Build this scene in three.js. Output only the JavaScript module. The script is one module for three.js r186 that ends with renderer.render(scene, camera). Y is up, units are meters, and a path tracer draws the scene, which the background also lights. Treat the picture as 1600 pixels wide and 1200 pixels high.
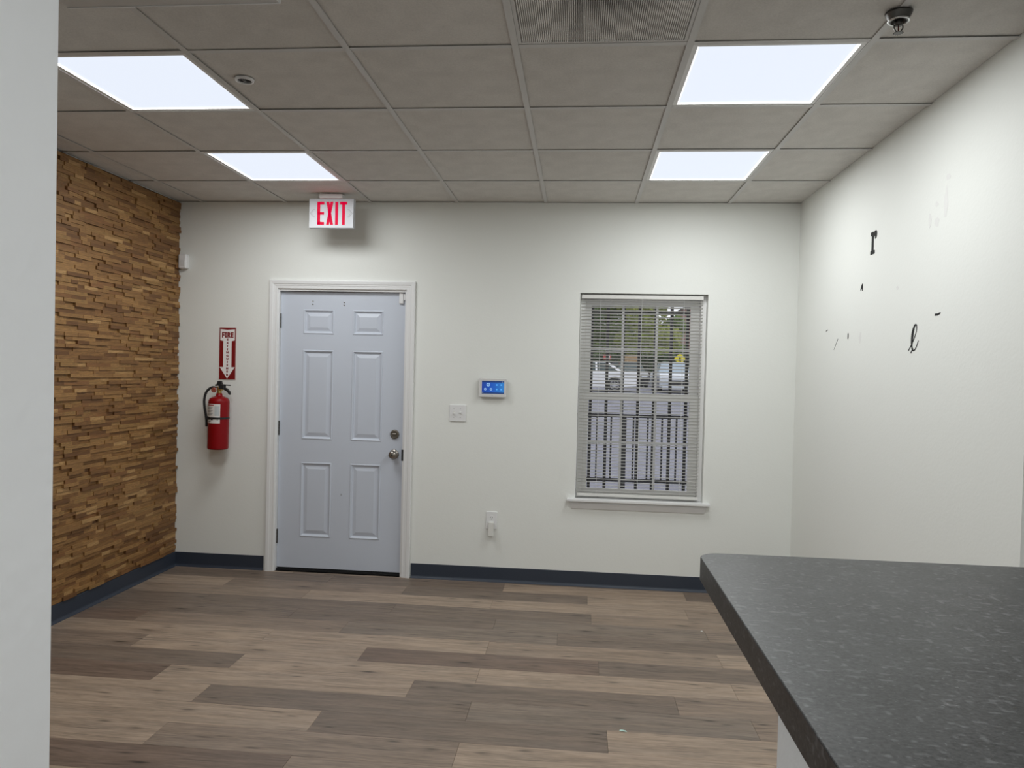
import * as THREE from 'three';
import { RoundedBoxGeometry } from 'three/addons/geometries/RoundedBoxGeometry.js';
import { mergeGeometries } from 'three/addons/utils/BufferGeometryUtils.js';
import { FontLoader } from 'three/addons/loaders/FontLoader.js';
import { TextGeometry } from 'three/addons/geometries/TextGeometry.js';
import { RectAreaLightUniformsLib } from 'three/addons/lights/RectAreaLightUniformsLib.js';

// ------------------------------------------------------------ camera, sky, lamps, exposure
const scene = new THREE.Scene();
const camera = new THREE.PerspectiveCamera(2 * Math.atan(600 / 1138.2) * 180 / Math.PI, 4 / 3, 0.05, 400);
camera.position.set(0.3358, 1.4602, 4.9775);
camera.rotation.order = 'YXZ';
camera.rotation.set(-0.0182, 0.0917, 0.0239);
scene.background = new THREE.Color().setRGB(1.08, 1.12, 1.2);     // even overcast
const LAMP_NITS = 13.3;                                            // ceiling panels: what they send into the room
const LAMP_COLOR = new THREE.Color().setRGB(0.97, 1.0, 1.0);
const PANEL_GLOW = [0.80, 0.86, 0.97], PANEL_EDGE = [1.1, 1.12, 1.2];   // what the eye sees of a panel
const renderer = new THREE.WebGLRenderer({ antialias: true });
renderer.toneMapping = THREE.LinearToneMapping;
renderer.toneMappingExposure = 1.0;
renderer.shadowMap.enabled = true;
RectAreaLightUniformsLib.init();

// ------------------------------------------------------------ helpers
const rng = (seed) => { let s = seed >>> 0; return () => { s = (s + 0x6D2B79F5) >>> 0; let t = s; t = Math.imul(t ^ (t >>> 15), t | 1); t ^= t + Math.imul(t ^ (t >>> 7), t | 61); return ((t ^ (t >>> 14)) >>> 0) / 4294967296; }; };
const hash = (x, y, s) => { let h = Math.imul(x, 374761393) + Math.imul(y, 668265263) + Math.imul(s, 974634777); h = Math.imul(h ^ (h >>> 13), 1274126177); return ((h ^ (h >>> 16)) >>> 0) / 4294967296; };
function vnoise(x, y, s, px = 1e9, py = 1e9) {
  const xi = Math.floor(x), yi = Math.floor(y), fx = x - xi, fy = y - yi;
  const u = fx * fx * (3 - 2 * fx), v = fy * fy * (3 - 2 * fy), m = (a, b) => ((a % b) + b) % b;
  const x0 = m(xi, px), x1 = m(xi + 1, px), y0 = m(yi, py), y1 = m(yi + 1, py);
  return (hash(x0, y0, s) * (1 - u) + hash(x1, y0, s) * u) * (1 - v) + (hash(x0, y1, s) * (1 - u) + hash(x1, y1, s) * u) * v;
}
function dataTex(w, h, fn, srgb) {
  const d = new Uint8Array(w * h * 4);
  for (let y = 0; y < h; y++) for (let x = 0; x < w; x++) {
    const c = fn(x, y), k = (y * w + x) * 4;
    for (let i = 0; i < 3; i++) { let v = Math.min(1, Math.max(0, c[i])); if (srgb) v = v <= 0.0031308 ? v * 12.92 : 1.055 * Math.pow(v, 1 / 2.4) - 0.055; d[k + i] = Math.round(v * 255); }
    d[k + 3] = 255;
  }
  const t = new THREE.DataTexture(d, w, h, THREE.RGBAFormat);
  t.wrapS = t.wrapT = THREE.RepeatWrapping; t.magFilter = THREE.LinearFilter; t.minFilter = THREE.LinearMipmapLinearFilter; t.generateMipmaps = true;
  if (srgb) t.colorSpace = THREE.SRGBColorSpace;
  t.needsUpdate = true; return t;
}
const lin = (r, g, b) => new THREE.Color().setRGB(r, g, b);
const std = (c, rough = 0.6, more = {}) => new THREE.MeshStandardMaterial({ color: Array.isArray(c) ? lin(...c) : c, roughness: rough, ...more });
const taken = {};
function numbered(n) { const k = taken[n] = (taken[n] ?? -1) + 1; return k ? `${n}_${String(k).padStart(3, '0')}` : n; }
function shade(o) { o.traverse((m) => { if (m.isMesh) { m.castShadow = true; m.receiveShadow = true; } }); return o; }
function thing(name, label, category, pos = [0, 0, 0], group) {
  const o = new THREE.Group(); o.name = numbered(name); o.position.set(...pos); scene.add(o);
  o.userData = { label, category }; if (group) o.userData.group = group; return o;
}
function tag(o, label, category, group) { o.userData.label = label; o.userData.category = category; if (group) o.userData.group = group; return o; }
function struct(name, pos = [0, 0, 0]) { const o = new THREE.Group(); o.name = name; o.position.set(...pos); o.userData.kind = 'structure'; scene.add(o); return o; }
const partCount = new Map();
function part(parent, name, geo, m, pos = [0, 0, 0], label) {
  const o = new THREE.Mesh(geo, m);
  if (!partCount.has(parent)) partCount.set(parent, {});
  const c = partCount.get(parent), k = c[name] = (c[name] ?? -1) + 1;
  o.name = k ? `${name}_${String(k).padStart(3, '0')}` : name; o.position.set(...pos); parent.add(o);
  if (label) o.userData.label = label; return o;
}
function lone(name, geo, m, pos, label, category, group) {
  const o = new THREE.Mesh(geo, m); o.name = numbered(name); o.position.set(...pos); scene.add(o); return tag(o, label, category, group);
}
// box with uv in metres
function mbox(w, h, d) {
  const g = new THREE.BoxGeometry(w, h, d), uv = g.attributes.uv, s = [[d, h], [d, h], [w, d], [w, d], [w, h], [w, h]];
  for (let f = 0; f < 6; f++) for (let i = 0; i < 4; i++) { const k = f * 4 + i; uv.setXY(k, uv.getX(k) * s[f][0], uv.getY(k) * s[f][1]); }
  return g;
}
// box from min/max corners, moved into place
function span(x0, x1, y0, y1, z0, z1) { return mbox(x1 - x0, y1 - y0, z1 - z0).translate((x0 + x1) / 2, (y0 + y1) / 2, (z0 + z1) / 2); }
const rbox = (w, h, d, r = 0.002, s = 2) => new RoundedBoxGeometry(w, h, d, s, Math.min(r, w / 2.01, h / 2.01, d / 2.01));
const cyl = (r, h, n = 24, r2 = r) => new THREE.CylinderGeometry(r, r2, h, n);
const lathe = (pts, n = 32) => new THREE.LatheGeometry(pts.map((p) => new THREE.Vector2(...p)), n);
function tube(pts, r, n = 32, k = 8, closed = false) { return new THREE.TubeGeometry(new THREE.CatmullRomCurve3(pts.map((p) => new THREE.Vector3(...p)), closed), n, r, k, closed); }
function merge(list) { return mergeGeometries(list.map((g) => { const h = g.index ? g.toNonIndexed() : g; for (const a of Object.keys(h.attributes)) if (!['position', 'normal', 'uv'].includes(a)) h.deleteAttribute(a); return h; })); }
// quads / polygons to a flat-shaded geometry
function facets(polys) {
  const p = [], uv = [];
  for (const q of polys) for (let i = 1; i < q.length - 1; i++) for (const v of [q[0], q[i], q[i + 1]]) { p.push(...v); uv.push(v[0], v[1]); }
  const g = new THREE.BufferGeometry(); g.setAttribute('position', new THREE.Float32BufferAttribute(p, 3)); g.setAttribute('uv', new THREE.Float32BufferAttribute(uv, 2)); g.computeVertexNormals(); return g;
}
// plank or tile: box whose top (+y) edges are chamfered; uv 0..1 over the top
function chamferTop(w, h, d, c) {
  const X = w / 2, Z = d / 2, x = X - c, z = Z - c, y1 = h / 2, y0 = h / 2 - c, b = -h / 2;
  const g = facets([
    [[-x, y1, z], [x, y1, z], [x, y1, -z], [-x, y1, -z]],
    [[-X, y0, Z], [X, y0, Z], [x, y1, z], [-x, y1, z]], [[X, y0, -Z], [-X, y0, -Z], [-x, y1, -z], [x, y1, -z]],
    [[X, y0, Z], [X, y0, -Z], [x, y1, -z], [x, y1, z]], [[-X, y0, -Z], [-X, y0, Z], [-x, y1, z], [-x, y1, -z]],
    [[-X, b, Z], [X, b, Z], [X, y0, Z], [-X, y0, Z]], [[X, b, -Z], [-X, b, -Z], [-X, y0, -Z], [X, y0, -Z]],
    [[X, b, Z], [X, b, -Z], [X, y0, -Z], [X, y0, Z]], [[-X, b, -Z], [-X, b, Z], [-X, y0, Z], [-X, y0, -Z]],
    [[-X, b, -Z], [X, b, -Z], [X, b, Z], [-X, b, Z]]]);
  const P = g.attributes.position, U = g.attributes.uv;
  for (let i = 0; i < P.count; i++) U.setXY(i, P.getX(i) / w + 0.5, P.getZ(i) / d + 0.5);
  return g;
}
// mitred moulding: path of [x, y] corners, profile of [outward offset, height z]; closed picture-frame or open
function moulding(path, prof, closed) {
  const n = path.length, rings = [];
  for (let i = 0; i < n; i++) {
    const a = closed || i > 0 ? path[(i + n - 1) % n] : null, b = path[i], c = closed || i < n - 1 ? path[(i + 1) % n] : null;
    const nrm = (p, q) => { const dx = q[0] - p[0], dy = q[1] - p[1], l = Math.hypot(dx, dy); return [-dy / l, dx / l]; };
    const n1 = a ? nrm(a, b) : nrm(b, c), n2 = c ? nrm(b, c) : n1, k = 1 + n1[0] * n2[0] + n1[1] * n2[1];
    const m = [(n1[0] + n2[0]) / k, (n1[1] + n2[1]) / k];
    rings.push(prof.map(([o, z]) => [b[0] + m[0] * o, b[1] + m[1] * o, z]));
  }
  const polys = [];
  for (let i = 0; i < (closed ? n : n - 1); i++) { const r = rings[i], s = rings[(i + 1) % n]; for (let j = 0; j < prof.length - 1; j++) polys.push([r[j], r[j + 1], s[j + 1], s[j]]); }
  if (!closed) { polys.push([...rings[0]].reverse()); polys.push(rings[n - 1]); }
  return facets(polys);
}
const shapeOf = (pts) => { const s = new THREE.Shape(); pts.forEach((p, i) => (i ? s.lineTo(...p) : s.moveTo(...p))); return s; };
const extrude = (s, depth, bevel = 0, seg = 2, curve = 12) => new THREE.ExtrudeGeometry(s, { depth, bevelEnabled: bevel > 0, bevelThickness: bevel, bevelSize: bevel, bevelOffset: -bevel, bevelSegments: seg, curveSegments: curve });
const rrect = (w, h, r) => { const s = new THREE.Shape(), x = -w / 2, y = -h / 2; s.moveTo(x + r, y); s.lineTo(x + w - r, y); s.absarc(x + w - r, y + r, r, -Math.PI / 2, 0); s.lineTo(x + w, y + h - r); s.absarc(x + w - r, y + h - r, r, 0, Math.PI / 2); s.lineTo(x + r, y + h); s.absarc(x + r, y + h - r, r, Math.PI / 2, Math.PI); s.lineTo(x, y + r); s.absarc(x + r, y + r, r, Math.PI, 1.5 * Math.PI); return s; };
function canvasTex(w, h, draw) { const c = document.createElement('canvas'); c.width = w; c.height = h; draw(c.getContext('2d'), w, h); const t = new THREE.CanvasTexture(c); t.colorSpace = THREE.SRGBColorSpace; t.anisotropy = 8; return t; }
// uv of a planar geometry stretched to 0..1 over its x/y box
function fitUV(g) { g.computeBoundingBox(); const b = g.boundingBox, P = g.attributes.position, U = g.attributes.uv; for (let i = 0; i < P.count; i++) U.setXY(i, (P.getX(i) - b.min.x) / (b.max.x - b.min.x), (P.getY(i) - b.min.y) / (b.max.y - b.min.y)); return g; }

// ------------------------------------------------------------ materials of the shell
const peel = dataTex(512, 512, (x, y) => { const v = 0.5 * vnoise(x / 8, y / 8, 3, 64, 64) + 0.3 * vnoise(x / 16, y / 16, 4, 32, 32) + 0.2 * vnoise(x / 4, y / 4, 5, 128, 128); return [v, v, v]; });
peel.repeat.set(2.2, 2.2);
const M = {
  wall: std([0.80, 0.81, 0.775], 0.75, { bumpMap: peel, bumpScale: 0.00028 }),
  wallCool: std([0.83, 0.845, 0.86], 0.75, { bumpMap: peel, bumpScale: 0.0012 }),
  trim: std([0.78, 0.78, 0.78], 0.4),
  vinyl: std([0.78, 0.775, 0.76], 0.4),
  runner: std([0.60, 0.59, 0.575], 0.5),
  base: std([0.029, 0.038, 0.057], 0.5),
  black: std([0.008, 0.008, 0.009], 0.6),
  dark: std([0.03, 0.03, 0.032], 0.6),
  white: std([0.78, 0.78, 0.78], 0.35),
  whiteWarm: std([0.74, 0.735, 0.70], 0.4),
  nickel: std([0.33, 0.30, 0.27], 0.28, { metalness: 1 }),
  darkMetal: std([0.10, 0.095, 0.09], 0.35, { metalness: 0.9 }),
  chrome: std([0.6, 0.6, 0.6], 0.2, { metalness: 1 }),
  door: std([0.58, 0.62, 0.70], 0.42),
  shadowGap: std([0.02, 0.02, 0.02], 0.9),
  blind: std([0.70, 0.69, 0.66], 0.45),
};

// ------------------------------------------------------------ measures of the room
const XL = -2.545, XR = 1.763, H = 2.607, ZR = 2.502, ZB = 6.6, XH = 3.3;
const T = 0.6096, GX = 0.0804, GZ = 0.5626;      // ceiling grid
const gx = (i) => GX + i * T, gz = (j) => GZ + (j - 1) * T;
const DX0 = -1.8, DX1 = -0.862, DH = 2.003, WX0 = 0.33, WX1 = 1.182, WY0 = 0.585, WY1 = 2.0;

// ------------------------------------------------------------ walls
{
  const s = shapeOf([[XL - 0.15, -0.1], [DX0, -0.1], [DX0, DH], [DX1, DH], [DX1, -0.1], [XR + 0.14, -0.1], [XR + 0.14, 2.85], [XL - 0.15, 2.85]]);
  const hole = new THREE.Path(); hole.moveTo(WX0, WY0); hole.lineTo(WX0, WY1); hole.lineTo(WX1, WY1); hole.lineTo(WX1, WY0); hole.closePath(); s.holes.push(hole);
  const w = new THREE.Mesh(extrude(s, 0.16).translate(0, 0, -0.16), M.wall); w.name = 'wall_back'; w.userData.kind = 'structure'; scene.add(w);
  const mk = (name, g, m = M.wall) => { const o = new THREE.Mesh(g, m); o.name = name; o.userData.kind = 'structure'; scene.add(o); return o; };
  mk('wall_right', merge([span(XR, XR + 0.14, -0.1, 2.85, 0, ZR), span(XR + 0.14, XH + 0.15, -0.1, 2.85, ZR - 0.14, ZR)]));
  mk('wall_hall', span(XH, XH + 0.15, -0.1, 2.85, ZR, ZB));
  mk('wall_rear', span(XL - 0.15, XH + 0.15, -0.1, 2.85, ZB, ZB + 0.15));
  mk('wall_partition', merge([rbox(0.13, 2.9, ZB - 3.8, 0.004, 2).translate(-0.563 - 0.065, 1.35, (ZB + 3.8) / 2)]), M.wallCool);
}

// ------------------------------------------------------------ floor of single planks
{
  const floor = struct('floor');
  part(floor, 'subfloor', span(XL - 0.15, XH + 0.15, -0.12, -0.006, -0.16, ZB + 0.15), M.dark);
  const grain = [];
  for (let v = 0; v < 5; v++) {
    const r = rng(50 + v), knots = [];
    for (let k = 0; k < 2 + v % 3; k++) knots.push([r(), 0.15 + 0.7 * r(), 0.5 + r()]);
    const cath = r() * 0.6 + 0.2, cy = 0.3 + 0.4 * r();
    grain.push(dataTex(1024, 160, (x, y) => {
      const u = x / 1024, w = y / 160;
      let warp = 0.10 * vnoise(u * 5, w * 2, 11 + v) + 0.03 * vnoise(u * 14, w * 4, 12 + v);
      const c = Math.abs(w - cy + 0.1 * (vnoise(u * 3, 0, 15 + v) - 0.5)), arch = Math.sqrt(c * c * 6 + (u - cath) * (u - cath) * 1.6);
      let g = 0.80 + 0.30 * (vnoise(u * 7, (w + warp) * 14, 20 + v) - 0.5) + 0.26 * (vnoise(u * 22, (w + warp) * 46, 30 + v) - 0.5) + 0.20 * (vnoise(u * 60, (w + warp * 0.6) * 110, 40 + v) - 0.5);
      g += 0.05 * Math.sin(arch * 70 + 6 * vnoise(u * 4, w * 3, 60 + v)) * Math.exp(-arch * 2.2);
      const streak = vnoise(u * 4, (w + warp) * 26, 70 + v); if (streak > 0.74) g -= (streak - 0.74) * 1.1;
      let kn = 0; for (const [kx, ky, ks] of knots) { const dx = (u - kx) * 1.2 / 0.03, dy = (w - ky) * 0.178 / 0.0065; kn = Math.max(kn, Math.exp(-(dx * dx + dy * dy) / ks)); }
      g -= 0.5 * kn;
      const warm = 0.03 * (vnoise(u * 5, w * 5, 80 + v) - 0.5);
      return [g * (1 + warm), g, g * (1 - warm * 1.4)];
    }, true));
    grain[v].wrapS = grain[v].wrapT = THREE.MirroredRepeatWrapping;
  }
  const tone = { L: [0.325, 0.262, 0.208], T: [0.27, 0.216, 0.172], M: [0.238, 0.191, 0.155], D: [0.18, 0.146, 0.121], G: [0.205, 0.171, 0.143], R: [0.172, 0.129, 0.105] };
  const mats = {};
  for (const k in tone) mats[k] = grain.map((g) => std(tone[k].map((c, i) => c * [0.95, 0.885, 0.83][i] / 0.8), 0.46, { map: g, bumpMap: g, bumpScale: 0.0003 }));
  const rows = ['0', [-1.33, 'DDLD'], [-1.97, 'LMDLM'], [-1.37, 'TLLT'], [0.443, 'DDDTM'], [-0.113, 'DDGMT'], [-2.14, 'RMGDM'], [-0.109, 'LLTLM'], [-1.926, 'MLRDM'], [-1.307, 'DLLLM'], [-1.593, 'RLDMD'], [-1.296, 'LDGML'], [-1.91, 'LLDLD'], [-1.291, 'LMLLM'], [-0.7, 'MRMTD']];
  const r = rng(7), P = 0.179, L = 1.197;
  for (let k = -1; k < 37; k++) {
    const z0 = Math.max(0.0, 0.031 + k * P), z1 = Math.min(ZB, 0.031 + (k + 1) * P);
    if (z1 - z0 < 0.01) continue;
    const row = rows[k + 1], anchor = Array.isArray(row) ? row[0] : (k * 0.37 % 1) * L, tones = Array.isArray(row) ? row[1] : '';
    let x = anchor; while (x > XL) x -= L;
    for (let n = 0; x < XH; x += L, n++) {
      const a = Math.max(x, XL), b = Math.min(x + L, XH), sliver = b - a < 0.09 && b < 0; if (b - a < 0.004) { if (b < 0) n--; continue; }
      const t = tones[n] ?? 'LTMDGMLR'[Math.floor(r() * 8)]; if (sliver) n--;
      const pl = part(floor, 'plank', chamferTop(b - a - 0.0007, 0.006, z1 - z0 - 0.0007, 0.0007), mats[t][Math.floor(r() * 5)], [(a + b) / 2, -0.003, (z0 + z1) / 2]);
      const uv = pl.geometry.attributes.uv, f = (b - a) / L, off = r() > 0.5; for (let i = 0; i < uv.count; i++) uv.setXY(i, off ? 1 - uv.getX(i) * f : uv.getX(i) * f, uv.getY(i) * (z1 - z0) / P);
    }
  }
}

// ------------------------------------------------------------ rubber cove base
{
  const prof = (len) => {   // x along, y up, z out of the wall
    const s = new THREE.Shape(); s.moveTo(0, 0); s.lineTo(0.016, 0); s.quadraticCurveTo(0.0165, 0.003, 0.013, 0.005); s.quadraticCurveTo(0.004, 0.009, 0.003, 0.022); s.lineTo(0.003, 0.099); s.lineTo(0.002, 0.1015); s.lineTo(0, 0.1015);
    return extrude(s, len).rotateY(-Math.PI / 2).translate(len, 0, 0);   // shape x -> z, extrusion -> x
  };
  const mk = (name, list) => { const o = new THREE.Mesh(merge(list), M.base); o.name = name; o.userData.kind = 'structure'; scene.add(o); };
  mk('baseboard_back', [prof(DX0 - 0.0665 - XL).translate(XL, 0, 0), prof(XR - DX1 - 0.061).translate(DX1 + 0.061, 0, 0)]);
  mk('baseboard_left', [prof(3.6).rotateY(Math.PI / 2).translate(XL + 0.018, 0, 3.6), span(XL, XL + 0.018, 0, 0.1015, 0, 3.6)]);
  mk('baseboard_right', [prof(ZR).rotateY(-Math.PI / 2).translate(XR, 0, 0)]);
}

// ------------------------------------------------------------ wood mosaic on the left wall
{
  const wl = struct('wall_left');
  part(wl, 'plasterboard', span(XL - 0.15, XL, -0.1, 2.85, -0.16, ZB), M.wall);
  const g = [0, 1, 2].map((v) => dataTex(256, 32, (x, y) => { const u = x / 256, w = y / 32, q = 0.8 + 0.25 * (vnoise(u * 5, w * 5, 200 + v) - 0.5) + 0.3 * (vnoise(u * 14, w * 14, 210 + v) - 0.5); return [q, q * 0.99, q * 0.97]; }, true));
  const tones = [[0.31, 0.172, 0.064], [0.27, 0.146, 0.053], [0.235, 0.122, 0.043], [0.195, 0.097, 0.034], [0.15, 0.070, 0.024], [0.41, 0.25, 0.108], [0.28, 0.160, 0.058], [0.22, 0.105, 0.038]];
  const mats = []; tones.forEach((t, i) => mats.push(std(t.map((c, k) => c * [0.94, 0.9, 0.82][k] / 0.8), 0.6, { map: g[i % 3] })));
  const r = rng(33), blocks = [], RH = 0.0213;
  for (let row = 0; row * RH + 0.1045 < 2.594; row++) {
    const y = 0.1045 + row * RH; let z = 0.002 - r() * 0.05;
    while (z < 1.95) {
      const len = r() < 0.25 ? 0.05 + r() * 0.05 : 0.09 + r() * 0.13, z0 = Math.max(0.002, z), z1 = z + len; z = z1;
      if (z1 - z0 < 0.015) continue;
      const t = r(), depth = 0.009 + (t < 0.8 ? 0.0045 * Math.floor(r() * 4) : 0.005 * Math.floor(r() * 4)), k = [0, 1, 2, 3, 1, 2, 6, 7, 0, 3, 4, 5][Math.floor(r() * 12)];
      const h = Math.min(RH, 2.602 - y);
      blocks.push({ y0: y, h, z0, z1, depth, k: Math.min(k, 7) });
    }
  }
  const unit = new THREE.BoxGeometry(1, 1, 1);
  const cam = camera.position;
  for (const b of blocks) { const d2 = (b.z0 - cam.z) ** 2 + (XL - cam.x) ** 2 + (b.y0 - cam.y) ** 2; b.big = b.z1 < 1.23 ? b.h * (b.z1 - b.z0) / d2 ** 1.25 : 0; }
  blocks.sort((a, b) => b.big - a.big);
  const rest = mats.map(() => []);
  blocks.forEach((b, i) => {
    const s = [b.depth, b.h - 0.0006, b.z1 - b.z0 - 0.0008], p = [XL + 0.006 + b.depth / 2, b.y0 + b.h / 2, (b.z0 + b.z1) / 2];
    if (i < 300) { const m = part(wl, 'wood_block', unit, mats[b.k], p); m.scale.set(...s); } else rest[b.k].push(unit.clone().scale(...s).translate(...p));
  });
  const merged = mergeGeometries(rest.map((l) => mergeGeometries(l)), true);
  const stuff = part(wl, 'wood_blocks', merged, mats); stuff.userData.kind = 'stuff';
  part(wl, 'backing_board', span(XL, XL + 0.006, 0.102, 2.606, 0, 1.96), std([0.06, 0.032, 0.014], 0.9));
}

// ------------------------------------------------------------ suspended ceiling
const LIT = [[-3, 1], [-3, 3], [1, 1], [1, 3], [1, 6], [1, 9], [-1, 9]], VENT = [0, 4];
{
  const c = struct('ceiling');
  part(c, 'deck', span(XL - 0.15, XH + 0.15, 2.84, 2.95, -0.16, ZB + 0.15), M.dark);
  const fiss = dataTex(512, 512, (x, y) => { let v = 0.86 + 0.1 * (vnoise(x / 3, y / 3, 91, 171, 171) - 0.5) + 0.08 * (vnoise(x / 40, y / 40, 92, 13, 13) - 0.5); if (vnoise(x / 5, y / 3, 93, 102, 171) > 0.9) v -= 0.07; return [v, v * 0.985, v * 0.96]; }, true);
  const tm = [0, 1, 2].map((k) => std([0.76 - 0.02 * k, 0.745 - 0.02 * k, 0.725 - 0.02 * k], 0.9, { map: fiss, bumpMap: fiss, bumpScale: 0.0006 }));
  const r = rng(5), skip = new Set([...LIT, VENT].map(String));
  const shared = chamferTop(T - 0.008, 0.014, T - 0.008, 0.0015);
  for (let i = -5; i < 6; i++) for (let j = 0; j < 12; j++) {
    if (skip.has(String([i, j]))) continue;
    const x0 = Math.max(XL + 0.001, gx(i) + 0.004), x1 = Math.min(XH - 0.004, gx(i + 1) - 0.004), z0 = Math.max(0.004, gz(j) + 0.004), z1 = Math.min(ZB - 0.004, gz(j + 1) - 0.004);
    if (x1 - x0 < 0.03 || z1 - z0 < 0.03) continue;
    const cells = [];
    if (z0 < ZR - 0.2 && x1 > XR) cells.push([x0, Math.min(x1, XR - 0.001), z0, z1]);
    else if (x0 < XR && x1 > XR && z0 < ZR) cells.push([x0, XR - 0.001, z0, z1]);
    else cells.push([x0, x1, z0, z1]);
    for (const [a, b, d, e] of cells) {
      if (b - a < 0.03) continue;
      const full = b - a > T - 0.01 && e - d > T - 0.01;
      const t = part(c, 'ceiling_tile', full ? shared : chamferTop(b - a, 0.014, e - d, 0.0015), tm[Math.floor(r() * 3)], [(a + b) / 2, H + 0.0105 + 0.0025 * r(), (d + e) / 2]);
      t.rotation.set(Math.PI + 0.004 * (r() - 0.5), 0, 0.004 * (r() - 0.5));
    }
  }
  const tee = (l) => { const s = shapeOf([[-0.012, 0], [0.012, 0], [0.012, 0.0014], [0.001, 0.0014], [0.001, 0.038], [-0.001, 0.038], [-0.001, 0.0014], [-0.012, 0.0014]]); return extrude(s, l); };
  for (let i = -4; i < 6; i++) { if (gx(i) > XH - 0.05) continue; const z0 = gx(i) > XR ? ZR : 0; part(c, 'main_runner', tee(ZB - z0), M.runner, [gx(i), H - 0.001, z0]); }
  for (let j = 1; j < 12; j++) {
    if (gz(j) > ZB - 0.05) continue;
    const end = gz(j) < ZR ? XR : XH;
    for (let i = -5; i < 6; i++) { const a = Math.max(XL, gx(i) + 0.0125), b = Math.min(end, gx(i + 1) - 0.0125); if (b - a > 0.05) part(c, 'cross_tee', tee(b - a).rotateY(Math.PI / 2), M.runner, [a, H - 0.0004, gz(j)]); }
  }
  part(c, 'wall_angle', span(XL, XR, H - 0.0006, H + 0.0004, 0, 0.012), M.runner);
}

// ------------------------------------------------------------ flat LED panels
{
  const W = T - 0.0245, glow = std([0.08, 0.08, 0.08], 0.9, { emissive: lin(...PANEL_GLOW), emissiveIntensity: 1 }), rim = std([0.5, 0.5, 0.5], 0.5, { emissive: lin(...PANEL_EDGE), emissiveIntensity: 1 });
  const txt = ['square flat white ceiling light panel nearest the exit sign', 'square flat white ceiling light panel at the left, cut off by the near white wall', 'smaller-looking square white ceiling light panel nearest the window and far right corner', 'large square white ceiling light panel at the right near the sprinkler', 'square white ceiling light panel over the dark counter', 'square white ceiling light panel behind the counter, at the right', 'square white ceiling light panel behind the counter, beside the near wall'];
  const ring = (w, b, y0, y1) => { const s = rrect(w, w, 0.002), h = new THREE.Path(); const q = w / 2 - b; h.moveTo(-q, -q); h.lineTo(-q, q); h.lineTo(q, q); h.lineTo(q, -q); h.closePath(); s.holes.push(h); return extrude(s, y1 - y0).rotateX(-Math.PI / 2).translate(0, y0, 0); };
  LIT.forEach(([i, j], n) => {
    const o = thing('ceiling_light', txt[n], 'ceiling light', [gx(i) + T / 2, H, gz(j) + T / 2], 'flat panel lights in the ceiling grid');
    part(o, 'frame', merge([ring(W, 0.0175, 0.0016, 0.035), span(-W / 2, W / 2, 0.035, 0.045, -W / 2, W / 2)]), M.vinyl);
    const d = part(o, 'diffuser', rbox(W - 0.049, 0.004, W - 0.049, 0.001, 1), glow, [0, 0.0085, 0]);
    part(d, 'bright_edge', ring(W - 0.0355, 0.007, -0.002, 0.002), rim);
    const L = new THREE.RectAreaLight(LAMP_COLOR, LAMP_NITS, W - 0.036, W - 0.036);
    L.position.set(gx(i) + T / 2, H + 0.004, gz(j) + T / 2); L.rotation.x = -Math.PI / 2; L.name = 'lamp'; scene.add(L);
  });
}

// ------------------------------------------------------------ return air grille, air deflector, sprinklers
{
  const o = thing('return_grille', 'square ribbed metal return air grille with grey dust in the ceiling', 'air vent', [gx(0) + T / 2, H, gz(4) + T / 2]);
  const W = T - 0.0245, q = W / 2, f = 0.012;
  part(o, 'frame', merge([span(-q, q, 0.0015, 0.02, -q, -q + f), span(-q, q, 0.0015, 0.02, q - f, q), span(-q, -q + f, 0.0015, 0.02, -q + f, q - f), span(q - f, q, 0.0015, 0.02, -q + f, q - f)]), M.runner);
  const blades = [], n = 84, w = W - 2 * f;
  for (let k = 1; k < n; k++) blades.push(span(-w / 2 + w * k / n - 0.0014, -w / 2 + w * k / n + 0.0014, 0.002, 0.0125, -w / 2, w / 2));
  for (let k = 1; k < 44; k++) blades.push(span(-w / 2, w / 2, 0.0045, 0.012, -w / 2 + w * k / 44 - 0.0008, -w / 2 + w * k / 44 + 0.0008));
  const dusty = dataTex(256, 256, (x, y) => { const d = vnoise(x / 40, y / 40, 61) * 0.6 + vnoise(x / 14, y / 14, 62) * 0.4, e = Math.hypot((x - 128) / 128, (y - 150) / 150); const v = 0.66 + 0.3 * d - 0.34 * Math.max(0, 1 - e * 1.4); return [v * 1.02, v, v * 0.97]; }, true);
  const bg = merge(blades), P = bg.attributes.position, U = bg.attributes.uv; for (let i = 0; i < P.count; i++) U.setXY(i, P.getX(i) / w + 0.5, P.getZ(i) / w + 0.5);
  part(o, 'ribs', bg, std([1, 1, 1], 0.7, { map: dusty })).userData.kind = 'stuff';
  part(o, 'duct_box', merge([span(-q, q, 0.16, 0.165, -q, q), span(-q, -q + 0.003, 0.02, 0.16, -q, q), span(q - 0.003, q, 0.02, 0.16, -q, q), span(-q, q, 0.02, 0.16, -q, -q + 0.003), span(-q, q, 0.02, 0.16, q - 0.003, q)]), M.dark);
}
{
  const o = thing('air_deflector', 'white air deflector sheet hung below the ceiling at the upper left', 'air deflector', [-0.80, 2.442, 3.36]);
  part(o, 'panel', rbox(0.606, 0.006, 0.60, 0.002, 1), M.runner);
  for (const z of [-0.302, 0.302]) part(o, 'lip', rbox(0.612, 0.012, 0.006, 0.002, 1), M.trim, [0, 0.001, z]);
  for (const [a, b] of [[-1, -1], [1, -1], [-1, 1], [1, 1]]) part(o, 'hanger', span(-0.004, 0.004, 0.003, 0.163, -0.008, 0.008), M.trim, [a * 0.27, 0, b * 0.25]);
}
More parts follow.
